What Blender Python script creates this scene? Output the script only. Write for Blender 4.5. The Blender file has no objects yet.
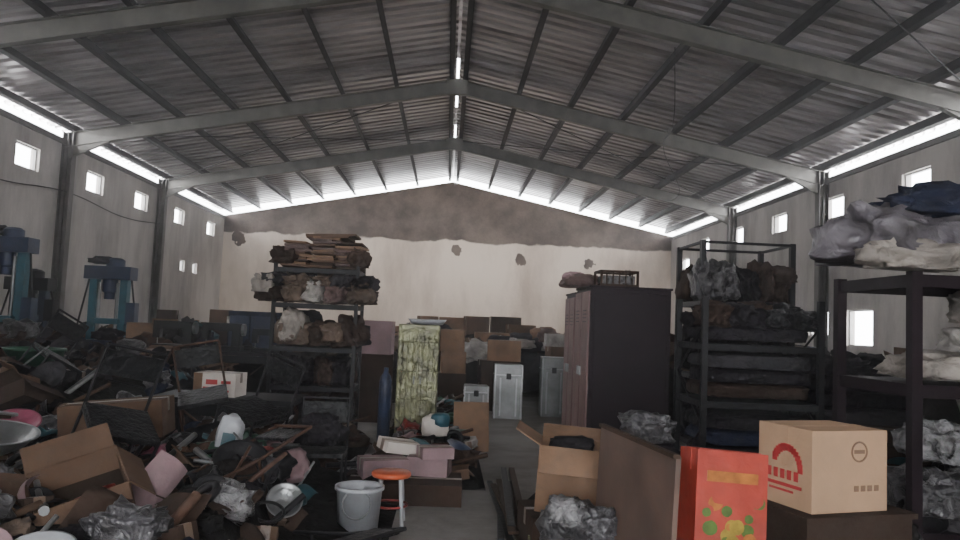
import bpy, bmesh, math, random
from mathutils import Vector, Matrix, Euler, noise

scene = bpy.context.scene
# ------------------------------------------------------------------ materials
MATS = {}
def new_mat(name):
    m = bpy.data.materials.new(name); m.use_nodes = True
    MATS[name] = m
    nt = m.node_tree
    return m, nt, nt.nodes, nt.links, nt.nodes['Principled BSDF']

def mat(name, col, rough=0.7, metal=0.0, var=0.35, scale=3.0, bump=0.15, bscale=20.0, dust=0.25, spec=.5):
    m, nt, N, L, b = new_mat(name)
    tc = N.new('ShaderNodeNewGeometry')
    n1 = N.new('ShaderNodeTexNoise'); n1.inputs['Scale'].default_value = scale; n1.inputs['Detail'].default_value = 6
    L.new(tc.outputs['Position'], n1.inputs['Vector'])
    r = N.new('ShaderNodeValToRGB')
    r.color_ramp.elements[0].position = 0.3; r.color_ramp.elements[1].position = 0.7
    d = [c*(1-var) for c in col]; u = [min(1, c*(1+var*0.5)) for c in col]
    r.color_ramp.elements[0].color = (*d, 1); r.color_ramp.elements[1].color = (*u, 1)
    L.new(n1.outputs['Fac'], r.inputs['Fac'])
    out = r.outputs['Color']
    if dust:
        n3 = N.new('ShaderNodeTexNoise'); n3.inputs['Scale'].default_value = 11; n3.inputs['Detail'].default_value = 8; n3.inputs['Roughness'].default_value = .7
        L.new(tc.outputs['Position'], n3.inputs['Vector'])
        m3 = N.new('ShaderNodeMapRange'); m3.inputs['From Min'].default_value = .45; m3.inputs['From Max'].default_value = .75; m3.inputs['To Max'].default_value = dust*1.6
        L.new(n3.outputs['Fac'], m3.inputs['Value'])
        mx = N.new('ShaderNodeMix'); mx.data_type = 'RGBA'; L.new(m3.outputs[0], mx.inputs[0]); L.new(out, mx.inputs[6])
        g = sum(col)/3; mx.inputs[7].default_value = (g*.5+.035, g*.45+.030, g*.4+.025, 1); out = mx.outputs[2]
    L.new(out, b.inputs['Base Color'])
    b.inputs['Roughness'].default_value = rough; b.inputs['Metallic'].default_value = metal
    b.inputs['Specular IOR Level'].default_value = spec
    if bump:
        n2 = N.new('ShaderNodeTexNoise'); n2.inputs['Scale'].default_value = bscale; n2.inputs['Detail'].default_value = 4
        n2.inputs['Distortion'].default_value = 0.8
        L.new(tc.outputs['Position'], n2.inputs['Vector'])
        bp = N.new('ShaderNodeBump'); bp.inputs['Strength'].default_value = bump; bp.inputs['Distance'].default_value = 0.05
        L.new(n2.outputs['Fac'], bp.inputs['Height']); L.new(bp.outputs['Normal'], b.inputs['Normal'])
    return m

mat('cardboard', (0.105, 0.062, 0.040), 0.85, spec=.2)
mat('cardboard_mid', (0.20, 0.12, 0.075), 0.85, spec=.2)
mat('cardboard_light', (0.42, 0.265, 0.165), 0.85, var=0.15, dust=.1, spec=.2)
mat('cardboard_dark', (0.042, 0.026, 0.019), 0.9, spec=.2)
mat('carton_inside', (0.03, 0.02, 0.014), 0.9, spec=.2)
mat('tape', (0.15, 0.10, 0.07), 0.3)
mat('carton_white', (0.55, 0.49, 0.44), 0.7, var=0.1, dust=.1)
mat('carton_pink', (0.25, 0.155, 0.165), 0.7, var=0.3)
mat('red_ink', (0.40, 0.03, 0.03), 0.7, var=0.1, dust=0)
mat('plastic_black', (0.008, 0.008, 0.009), 0.45, bump=0.5, dust=.08, spec=.3)
mat('plastic_white', (0.34, 0.35, 0.37), 0.4, bump=0.05, var=0.2)
mat('plastic_pink', (0.28, 0.05, 0.10), 0.4)
mat('plastic_red', (0.22, 0.02, 0.016), 0.4, bump=0.4, bscale=12)
mat('plastic_orange', (0.50, 0.09, 0.03), 0.4, bump=0.02, var=0.1)
mat('plastic_teal', (0.014, 0.07, 0.09), 0.45)
mat('plastic_green', (0.014, 0.075, 0.04), 0.45)
mat('plastic_blue', (0.02, 0.04, 0.10), 0.45)
mat('plastic_bag_clear', (0.20, 0.195, 0.20), 0.25, bump=1.0, bscale=14, var=0.85, scale=9)
mat('plastic_bag_grey', (0.055, 0.052, 0.056), 0.3, bump=1.0, bscale=12, var=0.7, scale=7)
mat('plastic_wrap_mauve', (0.13, 0.115, 0.13), 0.42, bump=1.0, bscale=5, var=0.8, scale=3)
mat('sack_beige', (0.27, 0.235, 0.205), 0.6, bump=0.8, bscale=7, var=0.6, scale=4)
mat('sack_white', (0.30, 0.275, 0.255), 0.6, bump=0.7, bscale=9, var=0.6, scale=5)
mat('sack_tan', (0.115, 0.077, 0.055), 0.85, bump=0.7, bscale=9, var=0.5)
mat('sack_pink', (0.12, 0.072, 0.066), 0.8, bump=0.7, bscale=9, var=0.5)
mat('sack_dark', (0.013, 0.011, 0.014), 0.8, bump=0.8, bscale=9, var=0.5, dust=.12, spec=.2)
mat('cloth_grey', (0.032, 0.030, 0.034), 0.9, bump=0.7, bscale=8, spec=.2)
mat('cloth_blue', (0.014, 0.018, 0.038), 0.9, bump=0.7, bscale=8, spec=.2)
mat('cloth_brown', (0.034, 0.021, 0.016), 0.9, bump=0.7, bscale=8, spec=.2)
mat('scrap_dark', (0.010, 0.009, 0.0085), 0.9, bump=1.0, bscale=7, var=0.6, dust=.12, spec=.2)
mat('steel_dark', (0.009, 0.0085, 0.010), 0.55, 0.1, dust=.08, spec=.3)
mat('steel_maroon', (0.010, 0.0045, 0.007), 0.6, 0.0, bump=0.03, dust=.04, spec=.2)
mat('steel_maroon_faded', (0.175, 0.095, 0.088), 0.6, 0.0, bump=0.03)
mat('steel_teal', (0.02, 0.095, 0.13), 0.5, 0.2)
mat('steel_blue', (0.018, 0.028, 0.065), 0.5, 0.2)
mat('steel_olive', (0.12, 0.12, 0.055), 0.3, 0.35, bump=0.5, bscale=9, var=.7, scale=6)
mat('galvanised', (0.21, 0.215, 0.215), 0.35, 0.7, var=0.4)
mat('aluminium', (0.36, 0.36, 0.37), 0.3, 0.9, var=0.2, bump=0.05)
mat('rust', (0.06, 0.027, 0.015), 0.8, 0.2)
mat('wood', (0.055, 0.032, 0.02), 0.7, spec=.2)
mat('plywood', (0.115, 0.068, 0.05), 0.6, var=0.35, bump=0.05)
mat('frame_paint', (0.11, 0.102, 0.095), 0.6, 0.1, bump=0.05)
mat('rafter_paint', (0.115, 0.110, 0.096), 0.55, 0.1, bump=0.05)
mat('purlin_paint', (0.022, 0.021, 0.021), 0.6, 0.1, bump=0.05, dust=.1)
mat('window_frame', (0.35, 0.34, 0.33), 0.6, bump=0)
mat('fruit_yellow', (0.30, 0.21, 0.02), 0.55, bump=0, var=.4, scale=20, dust=0)
mat('fruit_green', (0.06, 0.12, 0.015), 0.55, bump=0, var=.4, scale=20, dust=0)
mat('fruit_orange', (0.36, 0.12, 0.015), 0.55, bump=0, var=.4, scale=20, dust=0)
mat('print_red', (0.34, 0.035, 0.02), 0.6, bump=0.1, var=.3, scale=6, dust=.1)

# roof sheet
m, nt, N, L, b = new_mat('roof_sheet')
geo = N.new('ShaderNodeNewGeometry')
mp = N.new('ShaderNodeMapping'); mp.inputs['Scale'].default_value = (0.22, 1.8, 1)
L.new(geo.outputs['Position'], mp.inputs['Vector'])
n = N.new('ShaderNodeTexNoise'); n.inputs['Scale'].default_value = 1.2; n.inputs['Detail'].default_value = 9; n.inputs['Roughness'].default_value = .65
L.new(mp.outputs['Vector'], n.inputs['Vector'])
r = N.new('ShaderNodeValToRGB'); r.color_ramp.elements[0].position = .33; r.color_ramp.elements[1].position = .68
r.color_ramp.elements[0].color = (.145, .128, .122, 1); r.color_ramp.elements[1].color = (.50, .47, .47, 1)
L.new(n.outputs['Fac'], r.inputs['Fac']); L.new(r.outputs['Color'], b.inputs['Base Color'])
b.inputs['Metallic'].default_value = .65; b.inputs['Roughness'].default_value = .3

def plaster(name, base, stain, zband=None):
    m, nt, N, L, b = new_mat(name)
    geo = N.new('ShaderNodeNewGeometry')
    n = N.new('ShaderNodeTexNoise'); n.inputs['Scale'].default_value = .55; n.inputs['Detail'].default_value = 10; n.inputs['Roughness'].default_value = .68
    mp = N.new('ShaderNodeMapping'); mp.inputs['Scale'].default_value = (1, 1, .35)
    L.new(geo.outputs['Position'], mp.inputs['Vector']); L.new(mp.outputs['Vector'], n.inputs['Vector'])
    r = N.new('ShaderNodeValToRGB'); r.color_ramp.elements[0].position = .33; r.color_ramp.elements[1].position = .58
    r.color_ramp.elements[0].color = (*stain, 1); r.color_ramp.elements[1].color = (*base, 1)
    L.new(n.outputs['Fac'], r.inputs['Fac'])
    out = r.outputs['Color']
    if zband:
        sep = N.new('ShaderNodeSeparateXYZ'); L.new(geo.outputs['Position'], sep.inputs[0])
        n2 = N.new('ShaderNodeTexNoise'); n2.inputs['Scale'].default_value = 1.2; n2.inputs['Detail'].default_value = 8
        L.new(geo.outputs['Position'], n2.inputs['Vector'])
        ma = N.new('ShaderNodeMath'); ma.operation = 'MULTIPLY_ADD'; ma.inputs[1].default_value = .5
        L.new(n2.outputs['Fac'], ma.inputs[0]); L.new(sep.outputs['Z'], ma.inputs[2])
        mr = N.new('ShaderNodeMapRange'); mr.inputs['From Min'].default_value = zband+.21; mr.inputs['From Max'].default_value = zband+.27
        L.new(ma.outputs[0], mr.inputs['Value'])
        n3 = N.new('ShaderNodeTexNoise'); n3.inputs['Scale'].default_value = .7; n3.inputs['Detail'].default_value = 12; n3.inputs['Roughness'].default_value = .75
        L.new(geo.outputs['Position'], n3.inputs['Vector'])
        r3 = N.new('ShaderNodeValToRGB'); r3.color_ramp.elements[0].position = .40; r3.color_ramp.elements[1].position = .62
        r3.color_ramp.elements[0].color = (.058, .044, .037, 1); r3.color_ramp.elements[1].color = (.165, .132, .112, 1)
        L.new(n3.outputs['Fac'], r3.inputs['Fac'])
        fac = mr.outputs['Result']
        for (px, pz, rad) in ((.25, 4.5, .20), (2.85, 4.25, .24), (5.65, 4.2, .22), (7.3, 3.9, .16), (-8.4, 4.6, .25)):
            vm = N.new('ShaderNodeVectorMath'); vm.operation = 'DISTANCE'
            cx = N.new('ShaderNodeCombineXYZ'); L.new(sep.outputs['X'], cx.inputs['X']); L.new(sep.outputs['Z'], cx.inputs['Y'])
            L.new(cx.outputs[0], vm.inputs[0]); vm.inputs[1].default_value = (px, pz, 0)
            n6 = N.new('ShaderNodeTexNoise'); n6.inputs['Scale'].default_value = 4; L.new(geo.outputs['Position'], n6.inputs['Vector'])
            m2 = N.new('ShaderNodeMath'); m2.operation = 'MULTIPLY_ADD'; m2.inputs[1].default_value = .5
            L.new(n6.outputs['Fac'], m2.inputs[0]); L.new(vm.outputs['Value'], m2.inputs[2])
            m3 = N.new('ShaderNodeMath'); m3.operation = 'LESS_THAN'; m3.inputs[1].default_value = rad+.24
            L.new(m2.outputs[0], m3.inputs[0])
            mx = N.new('ShaderNodeMath'); mx.operation = 'MAXIMUM'
            L.new(fac, mx.inputs[0]); L.new(m3.outputs[0], mx.inputs[1]); fac = mx.outputs[0]
        mix = N.new('ShaderNodeMix'); mix.data_type = 'RGBA'
        L.new(fac, mix.inputs[0]); L.new(out, mix.inputs[6]); L.new(r3.outputs['Color'], mix.inputs[7])
        out = mix.outputs[2]
    L.new(out, b.inputs['Base Color']); b.inputs['Roughness'].default_value = .9
    bn = N.new('ShaderNodeBump'); bn.inputs['Strength'].default_value = .3; bn.inputs['Distance'].default_value = .03
    n5 = N.new('ShaderNodeTexNoise'); n5.inputs['Scale'].default_value = 8; L.new(geo.outputs['Position'], n5.inputs['Vector'])
    L.new(n5.outputs['Fac'], bn.inputs['Height']); L.new(bn.outputs['Normal'], b.inputs['Normal'])
plaster('plaster_back', (.66, .575, .50), (.43, .355, .30), 4.85)
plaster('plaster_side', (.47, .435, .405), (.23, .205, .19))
plaster('concrete_floor', (.24, .22, .205), (.10, .088, .08))

# ------------------------------------------------------------------ mesh builder
ICO = {}
def ico(sub):
    if sub not in ICO:
        bm = bmesh.new(); bmesh.ops.create_icosphere(bm, subdivisions=sub, radius=1)
        bm.verts.ensure_lookup_table()
        ICO[sub] = ([v.co.copy() for v in bm.verts], [[v.index for v in f.verts] for f in bm.faces])
        bm.free()
    return ICO[sub]

def eul(rot):
    return Euler(rot).to_matrix()

class MB:
    def __init__(s, name): s.name = name; s.v = []; s.f = []; s.m = []; s.sm = []; s.names = []
    def mi(s, n):
        if n not in s.names: s.names.append(n)
        return s.names.index(n)
    def add(s, vs, fs, mt, smooth=False):
        o = len(s.v); s.v += [tuple(v) for v in vs]; k = s.mi(mt)
        for f in fs: s.f.append([i+o for i in f]); s.m.append(k); s.sm.append(smooth)
    def box(s, c, size, mt, rot=(0, 0, 0)):
        R = eul(rot); c = Vector(c); h = [q/2 for q in size]
        vs = [c + R @ Vector((x*h[0], y*h[1], z*h[2])) for z in (-1, 1) for y in (-1, 1) for x in (-1, 1)]
        fs = [(0, 2, 3, 1), (4, 5, 7, 6), (0, 1, 5, 4), (2, 6, 7, 3), (0, 4, 6, 2), (1, 3, 7, 5)]
        s.add(vs, fs, mt)
    def tube(s, p0, p1, r, mt, seg=8, r1=None):
        p0 = Vector(p0); p1 = Vector(p1); d = (p1-p0).normalized()
        a = d.orthogonal().normalized(); b_ = d.cross(a); r1 = r if r1 is None else r1
        vs = []
        for p, rr in ((p0, r), (p1, r1)):
            for i in range(seg):
                t = 2*math.pi*i/seg; vs.append(p + (a*math.cos(t)+b_*math.sin(t))*rr)
        fs = [(i, (i+1) % seg, seg+(i+1) % seg, seg+i) for i in range(seg)]
        s.add(vs, fs, mt, seg > 6); s.add(vs, [tuple(range(seg-1, -1, -1)), tuple(range(seg, 2*seg))], mt)
    def lathe(s, c, prof, mt, seg=24, rot=(0, 0, 0)):
        R = eul(rot); c = Vector(c); vs = []; n = len(prof)
        for r, z in prof:
            for i in range(seg):
                t = 2*math.pi*i/seg; vs.append(c + R @ Vector((r*math.cos(t), r*math.sin(t), z)))
        fs = [(j*seg+i, j*seg+(i+1) % seg, (j+1)*seg+(i+1) % seg, (j+1)*seg+i) for j in range(n-1) for i in range(seg)]
        s.add(vs, fs, mt, True)
    def ring(s, c, R_, r, mt, rot=(0, 0, 0), seg=24, rs=8):
        M = eul(rot); c = Vector(c); vs = []
        for i in range(seg):
            a = 2*math.pi*i/seg
            for j in range(rs):
                b_ = 2*math.pi*j/rs; q = R_+r*math.cos(b_)
                vs.append(c + M @ Vector((q*math.cos(a), q*math.sin(a), r*math.sin(b_))))
        s.add(vs, [(i*rs+j, ((i+1) % seg)*rs+j, ((i+1) % seg)*rs+(j+1) % rs, i*rs+(j+1) % rs) for i in range(seg) for j in range(rs)], mt, True)
    def bag(s, c, size, mt, seed=0, sub=3, amp=.18, rot=(0, 0, 0), pw=.72):
        R = eul(rot); c = Vector(c); vv, ff = ico(sub); vs = []
        off = Vector((seed*7.31, seed*3.17, seed*1.7))
        for v in vv:
            p = Vector([math.copysign(abs(q)**pw, q) for q in v])
            k = 1 + amp*noise.noise(v*1.7+off) + amp*.55*noise.noise(v*4.5+off) + (amp*.35*noise.noise(v*10+off) if sub > 3 else 0)
            p = p*k*.82
            if p.z < -.55: p.z = -.55-(abs(p.z)-.55)*.2
            vs.append(c + R @ Vector((p.x*size[0]/2, p.y*size[1]/2, p.z*size[2]/2)))
        s.add(vs, ff, mt, True)
    def sheet(s, c, size, mt, seed=0, rot=(0, 0, 0), amp=.05, n=10):
        R = eul(rot); c = Vector(c); vs = []
        for j in range(n+1):
            for i in range(n+1):
                x = (i/n-.5)*size[0]; y = (j/n-.5)*size[1]
                z = amp*noise.noise(Vector((x*4+seed*5, y*4, seed)))*2 - (i/n-.5)**2*amp*3
                vs.append(c + R @ Vector((x, y, z)))
        fs = [(j*(n+1)+i, j*(n+1)+i+1, (j+1)*(n+1)+i+1, (j+1)*(n+1)+i) for j in range(n) for i in range(n)]
        s.add(vs, fs, mt, True)
    def carton(s, base, size, rz=0, mt='cardboard', tilt=(0, 0), open_=False, tape='tape'):
        R = eul((tilt[0], tilt[1], rz)); base = Vector(base); w, d, h = size
        rot = (tilt[0], tilt[1], rz)
        P = lambda x, y, z: base + R @ Vector((x, y, z))
        if not open_:
            s.box(P(0, 0, h/2), (w, d, h), mt, rot)
            s.box(P(0, 0, h+.0015), (w*1.002, .06, .003), tape, rot)
            s.box(P(w/2+.001, 0, h-.05), (.003, .06, .1), tape, rot); s.box(P(-w/2-.001, 0, h-.05), (.003, .06, .1), tape, rot)
            s.box(P(0, .031, h+.001), (w, .006, .003), 'carton_inside', rot)
        else:
            t = .012
            s.box(P(0, 0, t/2), (w, d, t), mt, rot)
            s.box(P(0, -d/2, h/2), (w, t, h), mt, rot); s.box(P(0, d/2, h/2), (w, t, h), mt, rot)
            s.box(P(-w/2, 0, h/2), (t, d, h), mt, rot); s.box(P(w/2, 0, h/2), (t, d, h), mt, rot)
            s.box(P(0, 0, h*.6), (w*.96, d*.96, .02), 'carton_inside', rot)
            for sx, sy, ang in ((-1, 0, .5), (1, 0, .9), (0, -1, .95), (0, 1, .35)):
                L_ = min(w, d)*.45; up = 1 if ang < .8 else -1
                if sx:
                    cc = P(sx*(w/2+math.cos(ang)*L_/2), 0, h+math.sin(ang)*L_/2*up)
                    rr = (R @ Matrix.Rotation(-sx*ang*up, 3, 'Y')).to_euler()
                    s.box(cc, (L_, d*.98, .008), mt, rr)
                else:
                    cc = P(0, sy*(d/2+math.cos(ang)*L_/2), h+math.sin(ang)*L_/2*up)
                    rr = (R @ Matrix.Rotation(sy*ang*up, 3, 'X')).to_euler()
                    s.box(cc, (w*.98, L_, .008), mt, rr)
    def build(s, bevel=0):
        me = bpy.data.meshes.new(s.name); me.from_pydata(s.v, [], s.f)
        for n in s.names: me.materials.append(MATS[n])
        me.polygons.foreach_set('material_index', s.m); me.polygons.foreach_set('use_smooth', s.sm)
        me.update()
        o = bpy.data.objects.new(s.name, me); scene.collection.objects.link(o)
        if bevel:
            bv = o.modifiers.new('bevel', 'BEVEL'); bv.width = bevel; bv.segments = 2; bv.limit_method = 'ANGLE'
        return o

# ------------------------------------------------------------------ room shell
W = 9.0; YB = 29.9; YF = -4.0; ZW = 5.42
ZE = 5.75; ZR = 7.55
def zroof(x): return ZR - (ZR-ZE)*abs(x)/W

mb = MB('floor'); mb.box((0, (YB+YF)/2, -.1), (2*W+.6, YB-YF+.6, .2), 'concrete_floor'); mb.build()

def side_wall(name, X, holes):
    mb = MB(name)
    ys = sorted({YF, YB} | {h[0] for h in holes} | {h[1] for h in holes})
    zs = sorted({0, ZW} | {h[2] for h in holes} | {h[3] for h in holes})
    for a, b in zip(ys[:-1], ys[1:]):
        for c, d in zip(zs[:-1], zs[1:]):
            ym, zm = (a+b)/2, (c+d)/2
            if any(h[0] < ym < h[1] and h[2] < zm < h[3] for h in holes): continue
            mb.box((X, ym, zm), (.2, b-a, d-c), 'plaster_side')
    mb.build()
lw = [(y-.45, y+.45, 4.46, 4.96) for y in (4, 7, 10, 13, 16, 19.05, 21.9, 25, 28.3)]
lw += [(25.35, 25.8, 2.92, 3.3), (26.6, 27.05, 2.92, 3.3)]
rw = [(y-.45, y+.45, 4.44, 4.94) for y in (5.0, 8.0, 11.0, 14.0, 17.1, 20, 22.95, 25.96)]
rw += [(17.3, 18.3, 1.65, 2.25), (15.45, 16.5, 1.45, 2.25), (27.6, 28.6, 4.0, 4.4)]
side_wall('wall_left', -W-.1, lw); side_wall('wall_right', W+.1, rw)
k = 0
for X, hs in ((-W-.1, lw), (W+.1, rw)):
    for h in hs:
        k += 1; mb = MB('window_%d' % k); t = .03
        ym = (h[0]+h[1])/2; zm = (h[2]+h[3])/2
        for zz in (h[2]+t/2, h[3]-t/2): mb.box((X, ym, zz), (.06, h[1]-h[0], t), 'window_frame')
        for yy in (h[0]+t/2, h[1]-t/2, ): mb.box((X, yy, zm), (.06, t, h[3]-h[2]-2*t), 'window_frame')
        mb.build()

def gable(name, y, zt):
    mb = MB(name)
    pts = [(-W-.2, 0), (W+.2, 0), (W+.2, zt(W+.2)), (0, zt(0)), (-W-.2, zt(W+.2))]
    vs = [(p[0], y, p[1]) for p in pts] + [(p[0], y+.2, p[1]) for p in pts]
    fs = [(0, 1, 2, 3, 4), (9, 8, 7, 6, 5)] + [(i, i+5, (i+1) % 5+5, (i+1) % 5) for i in range(5)]
    mb.add(vs, fs, 'plaster_back'); return mb.build()
gable('wall_back', YB, lambda x: zroof(x)-.30)
mb = MB('wall_front')
mb.box((-5.6, YF-.1, 2.7), (6.8, .2, 5.4), 'plaster_side'); mb.box((5.6, YF-.1, 2.7), (6.8, .2, 5.4), 'plaster_side')
mb.box((0, YF-.1, 4.7), (4.4, .2, 1.4), 'plaster_side')
vs = [(-9, YF-.2, 5.4), (9, YF-.2, 5.4), (0, YF-.2, 7.2), (-9, YF, 5.4), (9, YF, 5.4), (0, YF, 7.2)]
mb.add(vs, [(0, 1, 2), (5, 4, 3), (0, 3, 4, 1), (1, 4, 5, 2), (2, 5, 3, 0)], 'plaster_side'); mb.build()

# corrugated roof
mb = MB('ceiling')
per = .33; prof = [(0, 0), (.17, 0), (.205, .055), (.295, .055)]
ys = []
y = YF-.3
while y < YB+.35:
    for a, b in prof: ys.append((y+a, b))
    y += per
for sgn in (-1, 1):
    xs = [.03, 4.6, W+.28]
    vs = [(sgn*x, yy, zroof(x)+zz) for (yy, zz) in ys for x in xs]
    n = len(xs)
    fs = [(j*n+i, j*n+i+1, (j+1)*n+i+1, (j+1)*n+i) for j in range(len(ys)-1) for i in range(n-1)]
    if sgn > 0: fs = [f[::-1] for f in fs]
    mb.add(vs, fs, 'roof_sheet')
rng = random.Random(6); y = YF
while y < YB:
    l = rng.uniform(.6, 2.0)
    if rng.random() < .55: mb.box((0, y+l/2, ZR+.075), (.3, l, .01), 'roof_sheet')
    y += l
mb.build()

mb = MB('roof_purlins')
slope = math.atan((ZR-ZE)/W)
for sgn in (-1, 1):
    for x in (.16, 1.45, 2.7, 3.95, 5.2, 6.45, 7.7, 8.8):
        z = zroof(x)-.10
        mb.box((sgn*x, (YB+YF)/2, z), (.03, YB-YF+.5, .18), 'purlin_paint', (0, sgn*slope, 0))
        mb.box((sgn*x+.03, (YB+YF)/2, z-.085), (.10, YB-YF+.5, .015), 'purlin_paint', (0, sgn*slope, 0))
mb.build()

for y in (23.1, 17.4, 11.7, 6.0, 0.3):
    mb = MB('roof_truss')
    for sgn in (-1, 1):
        x0, x1 = 0, W-.05
        L_ = math.hypot(x1, zroof(0)-zroof(x1)); cx = sgn*(x0+x1)/2
        cz = (zroof(0)+zroof(x1))/2-.19-.17
        rot = (0, sgn*slope, 0)
        mb.box((cx, y, cz), (L_, .012, .32), 'rafter_paint', rot)
        mb.box((cx, y, cz+.16), (L_, .16, .014), 'rafter_paint', rot)
        mb.box((cx, y, cz-.16), (L_, .16, .014), 'rafter_paint', rot)
        zc = zroof(8.9)-.52
        vs = []
        for yy in (y-.05, y+.05):
            vs += [(sgn*8.9, yy, zc), (sgn*7.9, yy, zroof(7.9)-.52), (sgn*8.9, yy, zc-.28)]
        mb.add(vs, [(0, 1, 2), (5, 4, 3), (1, 4, 5, 2)], 'rafter_paint')
        hcol = zroof(8.8)-.2
        mb.box((sgn*8.88, y, hcol/2), (.012, .16, hcol), 'frame_paint')
        mb.box((sgn*8.985, y, hcol/2), (.02, .2, hcol), 'frame_paint')
        mb.box((sgn*8.76, y, hcol/2), (.02, .2, hcol), 'frame_paint')
        mb.box((sgn*8.88, y, hcol/2), (.22, .012, hcol), 'frame_paint')
    mb.box((0, y, zroof(0)-.39), (.5, .17, .36), 'rafter_paint')
    mb.build()
mb = MB('roof_bracing_rods')
for (a, b) in ((6.0, 11.7), (17.4, 23.1)):
    for sgn in (-1, 1):
        mb.tube((sgn*.2, a, zroof(.2)-.25), (sgn*8.7, b, zroof(8.7)-.25), .012, 'purlin_paint', 6)
        mb.tube((sgn*.2, b, zroof(.2)-.25), (sgn*8.7, a, zroof(8.7)-.25), .012, 'purlin_paint', 6)
mb.build()
for nm, sg in (('trim_left', -1), ('trim_right', 1)):
    mb = MB(nm); mb.box((sg*8.97, (YB+YF)/2, ZW-.06), (.06, YB-YF, .12), 'frame_paint'); mb.build()

# ------------------------------------------------------------------ helpers for items
def place_item(mb, rng, x, y, z, sc, pal):
    t = rng.random(); mt = rng.choice(pal); rz = rng.uniform(0, 3.1)
    if t < .30:
        s_ = sc*rng.uniform(.6, 1.6)
        mb.bag((x, y, z+s_*.14), (s_*rng.uniform(.8, 1.3), s_, s_*rng.uniform(.4, .9)), mt, rng.random()*50, 3, .5, (rng.uniform(-.5, .5), rng.uniform(-.5, .5), rz))
    elif t < .43:
        mb.carton((x, y, z-.04), (sc*rng.uniform(.5, 1.4), sc*rng.uniform(.5, .9), sc*rng.uniform(.25, .8)), rz,
                  rng.choice(['cardboard', 'cardboard_dark', 'cardboard_dark', 'carton_white' if rng.random() < .12 else 'cardboard', mt]),
                  (rng.uniform(-.5, .5), rng.uniform(-.5, .5)), rng.random() < .3)
    elif t < .55:
        mb.sheet((x, y, z+.08), (sc*rng.uniform(.8, 1.9), sc*rng.uniform(.5, 1.2)), rng.choice([mt, 'cardboard_dark']), rng.random()*50, (rng.uniform(-1, 1), rng.uniform(-1, 1), rz), .08)
    elif t < .64:
        r = sc*rng.uniform(.3, .5)
        mb.lathe((x, y, z+.05), [(0, 0), (r*.6, 0), (r, r*.7), (r*1.05, r*.7), (r*1.03, r*.68), (r*.58, .01), (0, .01)], mt, 20, (rng.uniform(-1, 1), rng.uniform(-1, 1), 0))
    elif t < .84:
        l = sc*rng.uniform(1, 2.6); a = rng.uniform(-.15, .7)
        d = Vector((math.cos(rz)*math.cos(a), math.sin(rz)*math.cos(a), math.sin(a)))*l/2
        c = Vector((x, y, z+.1)); mb.tube(c-d, c+d, rng.uniform(.008, .028), rng.choice(['steel_dark', 'rust', 'wood', 'galvanised']), 8)
    elif t < .92:
        mb.ring((x, y, z+.10), sc*rng.uniform(.2, .45), sc*rng.uniform(.03, .12), rng.choice(['plastic_black', 'steel_dark', 'rust', 'steel_dark']), (rng.uniform(0, 1.6), rng.uniform(-.6, .6), 0))
    else:
        r = sc*.2
        mb.lathe((x, y, z), [(0, 0), (r, 0), (r, r*2.5), (r*.4, r*3.2), (r*.35, r*3.6), (0, r*3.6)], mt, 14, (rng.uniform(-1, 1), rng.uniform(-1, 1), 0))

PAL = ['scrap_dark']*4+['cloth_grey', 'cloth_blue', 'cloth_brown', 'sack_dark', 'plastic_black', 'plastic_bag_grey', 'cardboard_dark', 'cardboard_dark', 'sack_tan', 'plastic_teal', 'steel_dark', 'cloth_grey', 'rust', 'steel_dark']
PAL_C = PAL + PAL[3:] + ['plastic_bag_clear', 'plastic_bag_clear', 'plastic_pink', 'plastic_white', 'plastic_red', 'carton_pink', 'plastic_blue', 'sack_white', 'plastic_green']
def heap(name, x0, x1, y0, y1, hf, n, sc, seed, pal=PAL, res=.12, skip=()):
    rng = random.Random(seed); mb = MB(name)
    nx = max(6, int((x1-x0)/res)); ny = max(6, int((y1-y0)/res))
    def H(x, y):
        e = min(1, min(x-x0, x1-x, y-y0, y1-y)/.45); e = max(0, e)
        return max(0, hf(x, y)*math.sqrt(e)*(1+.35*noise.noise(Vector((x*1.3, y*1.3, seed)))) + e*.06*noise.noise(Vector((x*5, y*5, seed))))
    vs = [(x0+(x1-x0)*i/nx, y0+(y1-y0)*j/ny, 0) for j in range(ny+1) for i in range(nx+1)]
    vs = [(a, b, H(a, b)) for a, b, _ in vs]
    mb.add(vs, [(j*(nx+1)+i, j*(nx+1)+i+1, (j+1)*(nx+1)+i+1, (j+1)*(nx+1)+i) for j in range(ny) for i in range(nx)], 'scrap_dark', True)
    for _ in range(n):
        m_ = sc*.5
        x = rng.uniform(x0+m_, x1-m_); y = rng.uniform(y0+m_, y1-m_)
        if any(a < x < b and c < y < d for a, b, c, d in skip): continue
        place_item(mb, rng, x, y, H(x, y)-.03, sc, pal)
    return mb.build()

heap('scrap_heap', -4.6, -.35, 3.0, 7.4, lambda x, y: .45 if x < -1.1 else .26*max(.15, (-x-.3)/.8), 950, .22, 3, PAL_C,
     skip=((-1.0, -.2, 4.6, 6.3), (-1.3, -.75, 6.1, 7.0)))
heap('scrap_heap', -8.6, -3.2, 7.0, 12.5, lambda x, y: .74, 380, .36, 5, PAL)
heap('scrap_heap', -3.1, -.9, 8.6, 9.6, lambda x, y: .3, 50, .3, 15, PAL)
heap('scrap_heap', -8.5, -2.0, 13.0, 27.5, lambda x, y: .85, 280, .55, 7, PAL+['cardboard']*3+['sack_tan'], .3)
heap('scrap_heap', -1.9, 1.25, 14.6, 27.5, lambda x, y: .95, 220, .5, 9, PAL+['cardboard_mid']*5+['sack_white', 'sack_white', 'sack_tan', 'sack_pink'], .25)
heap('scrap_heap', 2.4, 8.5, 11.5, 27.5, lambda x, y: 1.0, 220, .6, 11, PAL+['cardboard']*4+['sack_white', 'sack_tan'], .3)
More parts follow.
